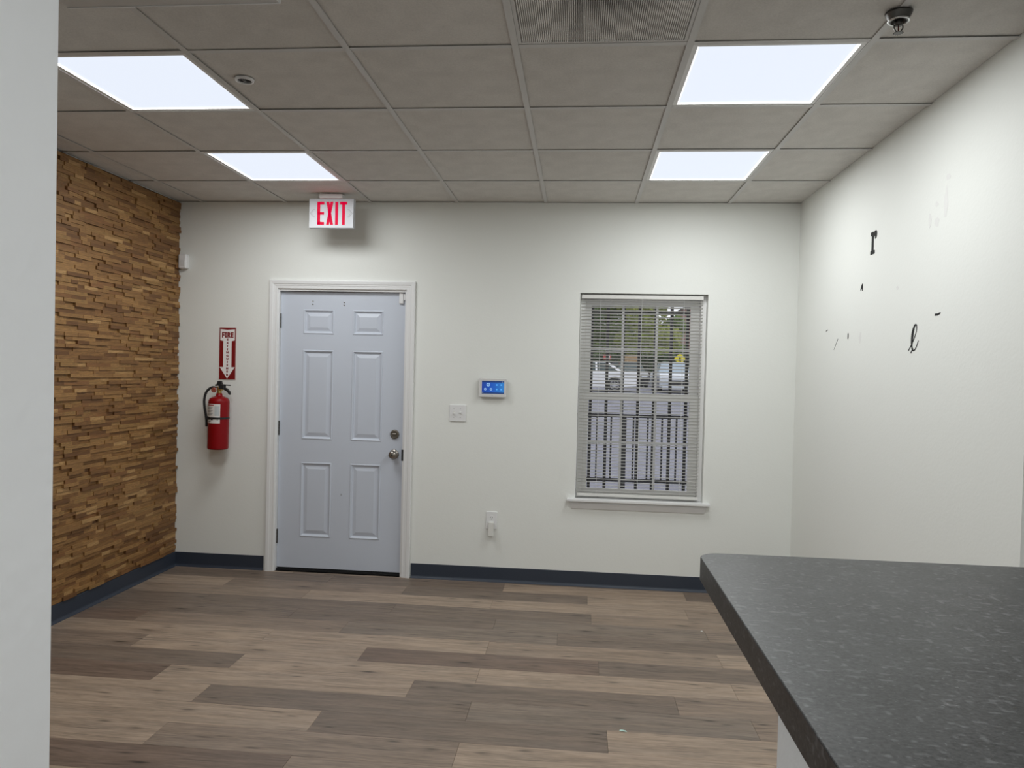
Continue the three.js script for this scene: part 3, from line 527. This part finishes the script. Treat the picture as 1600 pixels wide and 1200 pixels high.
// ------------------------------------------------------------ what is left of the lettering on the right wall (local x runs along +z)
{
  const vinyl = std([0.006, 0.006, 0.006], 0.8), onWall = (y, z) => ({ y, z });
  const put = (name, g, m, { y, z }, label, cat, group) => { const o = lone(name, g, m, [XR - 0.0001, y, z], label, cat, group); o.rotation.y = -Math.PI / 2; return o; };
  const font = await new FontLoader().loadAsync('fonts/droid/droid_serif_bold.typeface.json');
  const t = new TextGeometry('r', { font, size: 1, depth: 0.01, curveSegments: 8, bevelEnabled: true, bevelSize: 0.028, bevelThickness: 0.001, bevelSegments: 1 }); t.computeBoundingBox();
  const b = t.boundingBox; t.translate(-(b.min.x + b.max.x) / 2, -(b.min.y + b.max.y) / 2, 0).scale(0.078 / (b.max.x - b.min.x), 0.114 / (b.max.y - b.min.y), 0.06);
  put('letter_decal', t, vinyl, { y: 2.134, z: 1.232 }, 'black serif letter r stuck high on the right wall', 'letter');
  // a pen stroke of changing width
  const stroke = (pts, wid, n = 60) => {
    const c = new THREE.CatmullRomCurve3(pts.map(([x, y]) => new THREE.Vector3(x, y, 0))), a = [], d = [];
    for (let i = 0; i <= n; i++) { const u = i / n, p = c.getPoint(u), q = c.getTangent(u), w = wid(u) / 2; a.push([p.x - q.y * w, p.y + q.x * w]); d.push([p.x + q.y * w, p.y - q.x * w]); }
    const polys = [], Z = 0.0006; for (let i = 0; i < n; i++) { const f = [a[i], d[i], d[i + 1], a[i + 1]]; polys.push(f.map((p) => [...p, Z])); polys.push([[...a[i], 0], [...a[i + 1], 0], [...a[i + 1], Z], [...a[i], Z]], [[...d[i + 1], 0], [...d[i], 0], [...d[i], Z], [...d[i + 1], Z]]); }
    return facets(polys);
  };
  const S = (p) => p.map(([x, y]) => [(x - 733) * 0.00135, (1035 - y) * 0.00070]);   // from the look of the glyph to metres
  const loop = stroke(S([[697, 1108], [715, 1078], [735, 1035], [750, 985], [748, 955], [738, 955], [727, 985], [721, 1030], [720, 1075], [726, 1105], [738, 1108], [752, 1088], [765, 1050]]), (u) => 0.0065 + 0.015 * Math.exp(-(((u - 0.56) / 0.13) ** 2)), 90);
  const tail = stroke(S([[714, 1124], [724, 1106], [730, 1094]]), () => 0.007, 10);
  put('letter_decal', merge([loop, tail]), vinyl, { y: 1.640, z: 1.700 }, 'black script letter l stuck on the right wall, below the short dash', 'letter');
  const scrap = (pts, y, z, label) => put('vinyl_scrap', extrude(shapeOf(pts.map(([x, q]) => [x, q])), 0.0006), vinyl, { y, z }, label, 'sticker scrap', 'bits of old black wall lettering');
  scrap([[-0.022, -0.012], [-0.018, -0.017], [-0.008, -0.004], [0.0, -0.018], [0.008, -0.020], [0.012, 0.005], [0.010, 0.014], [0.004, 0.019], [-0.006, 0.014], [-0.014, 0.004]], 1.929, 1.101, 'hook-shaped black sticker scrap below the letter r');
  scrap([[-0.024, -0.005], [0.0, -0.006], [0.023, 0.0], [0.024, 0.007], [0.0, 0.003], [-0.022, 0.004]], 1.728, 1.902, 'short black dash stuck above and right of the script letter');
  scrap([[-0.016, -0.005], [0.014, 0.001], [0.016, 0.006], [-0.012, 0.002]], 1.736, 0.587, 'tiny black dash, leftmost of the marks on the right wall');
  scrap([[-0.032, -0.030], [-0.029, -0.031], [0.032, 0.026], [0.028, 0.030]], 1.652, 0.744, 'thin slanted black stroke, lowest of the small marks');
  scrap([[-0.007, -0.015], [0.005, -0.016], [0.008, -0.004], [0.006, 0.015], [-0.005, 0.014]], 1.689, 0.926, 'small upright black blot between the slanted stroke and the script letter');
  const ghost = std([0.74, 0.735, 0.715], 0.5);
  const gh = (blobs, y, z, label) => { const o = thing('adhesive_mark', label, 'wall mark', [XR - 0.0001, y, z]); o.rotation.y = -Math.PI / 2; for (const [p] of blobs) part(o, 'glue_patch', extrude(shapeOf(p), 0.0003), ghost); };
  const blob = (cx, cy, rx, ry, seed) => { const r = rng(seed), p = []; for (let k = 0; k < 14; k++) { const a = k * Math.PI / 7, q = 0.75 + 0.4 * r(); p.push([cx + rx * q * Math.cos(a), cy + ry * q * Math.sin(a)]); } return p; };
  gh([[blob(0, 0, 0.016, 0.062, 1)], [blob(-0.075, 0.012, 0.015, 0.012, 2)], [blob(0.012, 0.10, 0.02, 0.014, 3)], [blob(-0.13, -0.04, 0.012, 0.034, 4)], [blob(-0.07, -0.06, 0.02, 0.02, 5)]], 2.165, 1.94, 'faint grey glue marks of removed letters high on the right wall');
  gh([[blob(0, 0, 0.016, 0.03, 6)]], 1.675, 1.096, 'faint pale upright glue mark right of the small black blot');
  gh([[blob(0, 0, 0.014, 0.010, 8)]], 1.877, 1.52, 'faint round glue mark in the middle of the right wall');
}

// ------------------------------------------------------------ reception counter
{
  const spk = dataTex(1024, 1024, (x, y) => {
    let v = 0.026 + 0.012 * (vnoise(x / 60, y / 60, 301, 17, 17) - 0.5) + 0.026 * (vnoise(x / 7, y / 4, 302, 146, 256) - 0.5) + 0.018 * (vnoise(x / 3, y / 3, 303, 341, 341) - 0.5);
    const a = vnoise(x / 16, y / 11, 304, 64, 93); if (a > 0.72) v += (a - 0.72) * 0.22; const b = vnoise(x / 5, y / 4, 305, 204, 256); if (b > 0.90) v += (b - 0.90) * 0.9;
    return [v * 0.99, v, v * 1.02];
  }, true); spk.repeat.set(1.7, 1.7);
  const o = thing('reception_counter', 'dark grey speckled laminate counter on a white half wall', 'counter', [0.578, 0, 3.505]);
  const s = new THREE.Shape(), R = 0.045, W = 2.6, D = 0.95; s.moveTo(R, 0); s.lineTo(W, 0); s.lineTo(W, -D); s.lineTo(0, -D); s.lineTo(0, -R); s.absarc(R, -R, R, Math.PI, Math.PI / 2, true);
  const top = part(o, 'countertop', extrude(s, 0.041, 0.0015, 2, 16).rotateX(-Math.PI / 2).translate(0, 1.0655, 0), new THREE.MeshPhysicalMaterial({ color: 0xffffff, roughness: 0.36, specularIntensity: 0.6, map: spk, bumpMap: spk, bumpScale: 0.0006 }));
  part(o, 'half_wall', merge([span(0.135, 2.55, 0, 1.064, 0.115, 0.24), span(0.135, 0.26, 0, 1.064, 0.24, 0.90)]), M.wallCool);
  part(o, 'cove_base', span(0.131, 2.55, 0, 0.10, 0.111, 0.90), M.base);
  void top;
}
// ------------------------------------------------------------ litter on the floor
{
  lone('paper_scrap', facets([[[-0.014, 0.001, 0.004], [-0.004, 0.003, 0.010], [0.004, 0.004, -0.002], [-0.010, 0.002, -0.006]], [[-0.002, 0.003, 0.008], [0.018, 0.001, 0.010], [0.012, 0.004, 0.002], [0.002, 0.004, 0.0]]]), std([0.45, 0.62, 0.56], 0.6, { side: THREE.DoubleSide }), [0.549, 0, 1.995], 'tiny pale green scrap lying on the dark floor planks', 'scrap');
  lone('floor_crumb', new THREE.IcosahedronGeometry(0.006, 0).scale(1.2, 0.5, 0.8), std([0.75, 0.74, 0.72], 0.6), [1.067, 0.0028, 0.77], 'tiny white crumb on the floor near the counter end', 'crumb');
}

// ------------------------------------------------------------ outdoors: security bars, railing, car park, trees
const yg = (z) => 0.05 - 0.0168 * z;
{
  const gt = dataTex(512, 512, (x, y) => { const v = 0.8 + 0.25 * (vnoise(x / 3, y / 3, 401, 171, 171) - 0.5) + 0.2 * (vnoise(x / 64, y / 64, 402, 8, 8) - 0.5); return [v, v, v * 1.01]; }, true);
  const g = struct('ground'), top = facets([[[-90, yg(-0.16), -0.16], [90, yg(-0.16), -0.16], [90, yg(-110), -110], [-90, yg(-110), -110]], [[-90, -0.4, -0.16], [90, -0.4, -0.16], [90, yg(-0.16), -0.16], [-90, yg(-0.16), -0.16]]]);
  const P = top.attributes.position, U = top.attributes.uv; for (let i = 0; i < P.count; i++) U.setXY(i, P.getX(i) / 3, P.getZ(i) / 3);
  part(g, 'asphalt', top, std([0.27, 0.27, 0.31], 0.9, { map: gt }));
}
{
  const o = thing('security_bars', 'black iron security bars fixed outside right behind the window', 'window bars', [0.765, 0, -0.35]);
  for (let k = -4; k < 5; k++) part(o, 'bar', span(-0.0105, 0.0105, 0.45, 2.12, -0.0105, 0.0105), M.black, [-0.003 + k * 0.1135, 0, 0]);
  for (const y of [1.897, 0.60]) part(o, 'cross_rail', span(-0.5, 0.5, y - 0.010, y + 0.010, -0.006, 0.006), M.black);
  for (const x of [-0.48, 0.48]) for (const y of [1.897, 0.6]) part(o, 'wall_tab', span(-0.01, 0.01, -0.01, 0.01, 0, 0.189), M.black, [x, y, 0]);
}
{
  const o = thing('metal_railing', 'low black metal railing with thin pickets outside behind the security bars', 'railing', [0, yg(-3), -3]);
  const x0 = -1.5, x1 = 2.9, b = yg(-3);
  part(o, 'top_rail', span(x0, x1, 0.982 - b, 1.018 - b, -0.018, 0.018), M.black);
  part(o, 'bottom_rail', span(x0, x1, 0.282 - b, 0.318 - b, -0.013, 0.013), M.black);
  for (const [from, to, at] of [[x0, 0.80, 0.543], [0.86, x1, 0.936]]) for (let k = -15; k < 15; k++) { const x = at + k * 0.1525; if (x > from + 0.05 && x < to - 0.05) part(o, 'picket', span(-0.009, 0.009, 0.315 - b, 0.985 - b, -0.009, 0.009), M.black, [x, 0, 0]); }
  for (const x of [x0, 0.832, x1]) part(o, 'post', span(-0.026, 0.026, 0, 0.98 - b, -0.026, 0.026), M.black, [x, 0, 0]);
}
// a car: length along x, nose at -x
const carGlass = std([0.035, 0.055, 0.055], 0.08), tyreM = std([0.02, 0.02, 0.021], 0.8), alloyM = std([0.5, 0.5, 0.52], 0.3, { metalness: 0.9 });
function car(label, pos, turn, paint, { L = 4.75, Wd = 1.8, belt = 0.98, roof = 1.45, cab = [-0.85, 1.55], top = [-0.15, 0.95], nose = 0.78, tail = 0.98, glass = carGlass, rear = 0.98 } = {}) {
  const o = thing('car', label, 'car', pos, 'cars in the car park'); o.rotation.y = turn;
  const body = new THREE.MeshPhysicalMaterial({ color: lin(...paint), roughness: 0.3, clearcoat: 0.7, clearcoatRoughness: 0.1 });
  const ax = [-L / 2 + 0.92, L / 2 - rear], s = new THREE.Shape(), y0 = 0.2, ar = 0.37;
  s.moveTo(-L / 2 + 0.08, y0 + 0.05); s.lineTo(ax[0] - ar, y0); s.absarc(ax[0], 0.32, ar, Math.PI + 0.33, -0.33, true); s.lineTo(ax[1] - ar, y0); s.absarc(ax[1], 0.32, ar, Math.PI + 0.33, -0.33, true); s.lineTo(L / 2 - 0.06, y0 + 0.08);
  s.quadraticCurveTo(L / 2 + 0.02, 0.55, L / 2 - 0.05, tail - 0.06); s.quadraticCurveTo(L / 2 - 0.1, tail, L / 2 - 0.3, tail); s.lineTo(cab[1], belt); s.lineTo(cab[0], belt - 0.03); s.quadraticCurveTo(-L / 2 + 0.6, nose + 0.1, -L / 2 + 0.15, nose - 0.04); s.quadraticCurveTo(-L / 2 - 0.02, nose - 0.15, -L / 2 + 0.02, 0.45); s.closePath();
  part(o, 'body', extrude(s, Wd - 0.12, 0.06, 3, 10).translate(0, 0, -(Wd - 0.12) / 2), body);
  const frus = (c0, c1, t0, t1, yb, yt, wb, wt) => { const b = [[c0, yb, -wb], [c1, yb, -wb], [c1, yb, wb], [c0, yb, wb]], t = [[t0, yt, -wt], [t1, yt, -wt], [t1, yt, wt], [t0, yt, wt]]; const q = []; for (let i = 0; i < 4; i++) { const j = (i + 1) % 4; q.push([b[j], b[i], t[i], t[j]]); } q.push([t[3], t[2], t[1], t[0]]); q.push([b[0], b[1], b[2], b[3]]); return facets(q); };
  const wb = Wd / 2 - 0.10, wt = Wd / 2 - 0.30;
  part(o, 'windows', frus(cab[0], cab[1], top[0], top[1], belt - 0.04, roof - 0.05, wb, wt), glass);
  part(o, 'roof', frus(top[0] - 0.06, top[1] + 0.06, top[0] + 0.12, top[1] - 0.1, roof - 0.06, roof, wt + 0.02, wt - 0.08), body);
  for (const sd of [-1, 1]) {
    const pil = (xa, xb, w) => facets([[[xa - w, belt - 0.04, sd * (wb + 0.012)], [xa + w, belt - 0.04, sd * (wb + 0.012)], [xb + w, roof - 0.05, sd * (wt + 0.012)], [xb - w, roof - 0.05, sd * (wt + 0.012)]].slice()[sd > 0 ? 'slice' : 'reverse']()]);
    const mid = (cab[0] + cab[1]) / 2 + 0.05;
    for (const [a, b, w] of [[cab[0], top[0], 0.05], [mid, mid - 0.02, 0.045], [cab[1] - 0.06, top[1] - 0.04, 0.10]]) part(o, 'pillar', pil(a, b, w), new THREE.MeshStandardMaterial({ color: lin(...paint), roughness: 0.35, side: THREE.DoubleSide }));
    part(o, 'headlight', rbox(0.22, 0.13, 0.34, 0.04), std([0.75, 0.77, 0.8], 0.15), [-L / 2 + 0.13, nose - 0.14, sd * (Wd / 2 - 0.26)]);
    part(o, 'tail_light', rbox(0.24, 0.15, 0.32, 0.04), std([0.42, 0.02, 0.025], 0.25), [L / 2 - 0.14, tail - 0.15, sd * (Wd / 2 - 0.22)]);
    part(o, 'mirror', rbox(0.14, 0.12, 0.20, 0.04), body, [cab[0] + 0.28, belt + 0.05, sd * (Wd / 2 + 0.05)]);
  }
  part(o, 'grille', rbox(0.06, 0.26, 0.95, 0.03), M.dark, [-L / 2 + 0.01, 0.46, 0]);
  part(o, 'bumper', rbox(0.14, 0.16, Wd - 0.2, 0.05), body, [-L / 2 + 0.07, 0.28, 0]);
  for (const x of ax) for (const sd of [-1, 1]) {
    const w = part(o, 'wheel', lathe([[0.16, -0.1], [0.30, -0.1], [0.325, -0.08], [0.325, 0.08], [0.30, 0.1], [0.16, 0.1]], 32).rotateX(Math.PI / 2), tyreM, [x, 0.325, sd * (Wd / 2 - 0.10)]);
    const sp = []; for (let k = 0; k < 7; k++) sp.push(span(-0.022, 0.022, 0.02, 0.20, -0.012, 0.012).rotateZ(k * Math.PI * 2 / 7));
    part(w, 'rim', merge([...sp, new THREE.TorusGeometry(0.205, 0.02, 6, 28), cyl(0.05, 0.03, 16).rotateX(Math.PI / 2)]), alloyM, [0, 0, sd * 0.085]);
  }
  return o;
}
{
  const at = (x, z) => [x, yg(z), z];
  car('white sedan seen from the side, its rear wheel nearest the window bars', at(0.68, -31), 0, [0.78, 0.78, 0.79], { L: 5.1, rear: 1.2, cab: [-0.9, 1.75], top: [-0.15, 1.0] });
  car('black car parked nose out right behind the white sedan', at(3.3, -38.2), Math.PI / 2, [0.03, 0.03, 0.034]);
  car('pale silver car facing the window, parked right of the white sedan', at(5.05, -32.5), Math.PI / 2, [0.55, 0.58, 0.62], { roof: 1.5, belt: 0.95, nose: 0.86, glass: std([0.35, 0.42, 0.48], 0.1) });
  car('white tall car at the far left of the second row', at(-0.6, -44), Math.PI, [0.75, 0.76, 0.78], { L: 4.6, roof: 1.78, belt: 1.1, nose: 1.0, tail: 1.1, cab: [-0.95, 2.1], top: [-0.35, 1.8] });
  car('dark grey sedan in the second row left of the green-windowed car', at(3.55, -44.5), Math.PI, [0.05, 0.05, 0.055], { L: 3.6 });
  car('silver car with greenish windows in the second row', at(6.0, -39.5), Math.PI * 0.55, [0.42, 0.45, 0.47], { L: 3.4, roof: 1.42, glass: std([0.12, 0.20, 0.17], 0.08) });
  car('blue-grey car at the far right of the second row', at(9.3, -43.5), Math.PI, [0.30, 0.34, 0.40], { L: 3.8 });

  const v = thing('cargo_trailer', 'small tan box trailer far behind the parked cars', 'trailer', at(4.05, -48.5));
  part(v, 'cargo_box', rbox(0.84, 1.5, 1.8, 0.04), std([0.42, 0.27, 0.13], 0.6), [0, 1.2, 0]);
  part(v, 'door', rbox(0.7, 1.3, 0.03, 0.01, 1), std([0.36, 0.23, 0.11], 0.6), [0, 1.2, 0.905]);
  for (const x of [-0.5, 0.5]) part(v, 'wheel', cyl(0.3, 0.14, 24).rotateZ(Math.PI / 2), tyreM, [x, 0.3, 0]);
  part(v, 'axle', span(-0.5, 0.5, 0.26, 0.46, -0.05, 0.05), M.dark);

  const sg = thing('warning_sign', 'yellow diamond road sign on a post at the right of the window view', 'road sign', at(7.05, -44.9));
  part(sg, 'post', span(-0.03, 0.03, 0, 2.0, -0.03, 0.03), std([0.3, 0.3, 0.3], 0.5));
  part(sg, 'plate', extrude(shapeOf([[0, -0.4], [0.4, 0], [0, 0.4], [-0.4, 0]]), 0.01), std([0.80, 0.68, 0.02], 0.5), [0, 1.72, 0.03]);
  part(sg, 'symbol', merge([cyl(0.05, 0.004, 12).rotateX(Math.PI / 2).translate(0, 0.14, 0), extrude(shapeOf([[-0.06, 0.08], [0.06, 0.08], [0.04, -0.06], [0.08, -0.2], [0.02, -0.2], [0, -0.1], [-0.04, -0.2], [-0.09, -0.2], [-0.04, -0.04]]), 0.004)]), M.black, [0, 1.72, 0.042]);
  const s2 = thing('lot_sign', 'small red and white sign board far behind the sedan', 'sign', at(2.25, -46.4));
  part(s2, 'post', span(-0.03, 0.03, 0, 1.6, -0.03, 0.03), std([0.3, 0.3, 0.3], 0.5));
  part(s2, 'board', rbox(0.55, 0.36, 0.05, 0.01, 1), std([0.45, 0.06, 0.05], 0.5), [0, 1.75, 0]);
  part(s2, 'white_field', rbox(0.22, 0.22, 0.02, 0.005, 1), M.white, [0.06, 1.75, 0.03]);

  const bd = thing('brick_building', 'red brick building at the right behind the trees', 'building', at(15.4, -72));
  const bt = dataTex(256, 256, (x, y) => { const row = Math.floor(y / 16), m = (y % 16 < 2) || ((x + (row % 2) * 16) % 32 < 2); const q = 0.8 + 0.3 * (hash(Math.floor((x + (row % 2) * 16) / 32), row, 5) - 0.5); return m ? [0.5, 0.45, 0.42] : [0.42 * q, 0.17 * q, 0.13 * q]; }, true);
  part(bd, 'brick_wall', mbox(9, 7.0, 8).translate(0, 3.5, 0), std([0.9, 0.9, 0.9], 0.8, { map: bt }));
  part(bd, 'roof', extrude(shapeOf([[-4.8, 0], [4.8, 0], [4.2, 0.3], [-4.2, 0.3]]), 8.6).translate(0, 7.0, -4.3), std([0.1, 0.09, 0.085], 0.8));
  for (const x of [-3.2, -1.1, 1.1, 3.2]) for (const y of [1.5, 4.2]) { const f = part(bd, 'window', rbox(1.1, 1.4, 0.1, 0.02, 1), M.white, [x, y, 4.0]); part(f, 'pane', span(-0.46, 0.46, -0.6, 0.6, 0.04, 0.06), carGlass); }
}
{
  const bark = std([0.06, 0.045, 0.032], 0.9);
  const tree = (label, x, z, h, rad, cols, n, seed, low = 0.22) => {
    const o = thing('tree', label, 'tree', [x, yg(z), z], 'trees behind the car park'), r = rng(seed), pos = [], col = [], nor = [];
    part(o, 'trunk', tube([[0, 0, 0], [0.1, h * 0.3, 0.05], [-0.05, h * 0.6, 0], [0.1, h * 0.8, 0]], 0.16, 12, 8), bark);
    const clumps = []; for (let k = 0; k < 26; k++) { const a = r() * 6.283, q = Math.sqrt(r()) * rad * 0.75; clumps.push([q * Math.cos(a), h * (low + (0.92 - low) * r()), q * Math.sin(a), rad * (0.28 + 0.25 * r()), r()]); }
    for (let k = 0; k < n; k++) {
      const c = clumps[Math.floor(r() * clumps.length)], u = r() * 2 - 1, a = r() * 6.283, q = Math.sqrt(1 - u * u), R = c[3] * Math.cbrt(0.25 + 0.75 * r());
      const p = new THREE.Vector3(c[0] + R * q * Math.cos(a), c[1] + R * u * 0.8, c[2] + R * q * Math.sin(a)), s = 0.12 + 0.13 * r();
      const A = new THREE.Vector3(r() - 0.5, r() - 0.5, r() - 0.5).normalize(), B = new THREE.Vector3(r() - 0.5, r() - 0.5, r() - 0.5).cross(A).normalize();
      const v = [p.clone().addScaledVector(A, s), p.clone().addScaledVector(B, s * 0.6), p.clone().addScaledVector(A, -s), p.clone().addScaledVector(B, -s * 0.6)], nn = A.clone().cross(B);
      const t = c[4] * 0.6 + r() * 0.4, cc = cols[0].map((m, i) => m + (cols[1][i] - m) * t);
      for (const i of [0, 1, 2, 0, 2, 3]) { pos.push(v[i].x, v[i].y, v[i].z); nor.push(nn.x, nn.y, nn.z); col.push(...cc); }
    }
    const g = new THREE.BufferGeometry(); g.setAttribute('position', new THREE.Float32BufferAttribute(pos, 3)); g.setAttribute('normal', new THREE.Float32BufferAttribute(nor, 3)); g.setAttribute('color', new THREE.Float32BufferAttribute(col, 3));
    part(o, 'foliage', g, leafM).userData.kind = 'stuff';
  };
  const leafM = new THREE.MeshPhysicalMaterial({ vertexColors: true, roughness: 0.9, transmission: 0.35, thickness: 0, side: THREE.DoubleSide });
  const G = [[0.10, 0.17, 0.03], [0.26, 0.38, 0.08]], DK = [[0.035, 0.07, 0.02], [0.12, 0.19, 0.05]], YG = [[0.22, 0.30, 0.05], [0.50, 0.52, 0.12]];
  tree('dark green tree at the left of the window view', -0.6, -54, 9.0, 2.9, DK, 13000, 71, 0.1);
  tree('broad mid-green tree behind the tan truck', 3.0, -61, 9.5, 3.0, G, 15000, 72, 0.14);
  tree('yellow-green tree right of the middle of the window view', 5.8, -55.8, 7.2, 2.4, YG, 12000, 73, 0.16);
  tree('mid-green tree in front of the brick building', 8.2, -62.5, 5.6, 1.7, G, 8000, 74, 0.2);
  tree('tall dark tree farthest behind the others', 0.6, -70, 13.0, 4.6, G, 20000, 75, 0.1);
  const hr = rng(88), hp = [], hc = [], hn = [];
  for (let k = 0; k < 7000; k++) { const x = -8 + 18 * hr(), y = 0.1 + 1.9 * hr() ** 0.8, z = (hr() - 0.5) * 0.7, s = 0.08 + 0.1 * hr(); const A = new THREE.Vector3(hr() - 0.5, hr() - 0.5, hr() - 0.5).normalize(), B = new THREE.Vector3(hr() - 0.5, hr() - 0.5, hr() - 0.5).cross(A).normalize(), p = new THREE.Vector3(x, y, z), v = [p.clone().addScaledVector(A, s), p.clone().addScaledVector(B, s), p.clone().addScaledVector(A, -s), p.clone().addScaledVector(B, -s)], nn = A.clone().cross(B), q = hr(); for (const i of [0, 1, 2, 0, 2, 3]) { hp.push(v[i].x, v[i].y, v[i].z); hn.push(nn.x, nn.y, nn.z); hc.push(0.03 + 0.05 * q, 0.06 + 0.08 * q, 0.02 + 0.02 * q); } }
  const hg = new THREE.BufferGeometry(); hg.setAttribute('position', new THREE.Float32BufferAttribute(hp, 3)); hg.setAttribute('normal', new THREE.Float32BufferAttribute(hn, 3)); hg.setAttribute('color', new THREE.Float32BufferAttribute(hc, 3));
  const h = thing('hedge', 'dark hedge along the back edge of the car park', 'hedge', [0, yg(-50.6), -50.6]); part(h, 'foliage', hg, leafM).userData.kind = 'stuff';
  part(h, 'stems', merge([...Array(18)].map((_, k) => span(-8 + k, -7.95 + k, 0, 1.3, -0.03, 0.03))), bark);
}

scene.traverse((o) => { if (o.isMesh) { o.castShadow = true; o.receiveShadow = true; } if (o.isLight && !o.isRectAreaLight) o.castShadow = true; });
renderer.render(scene, camera);
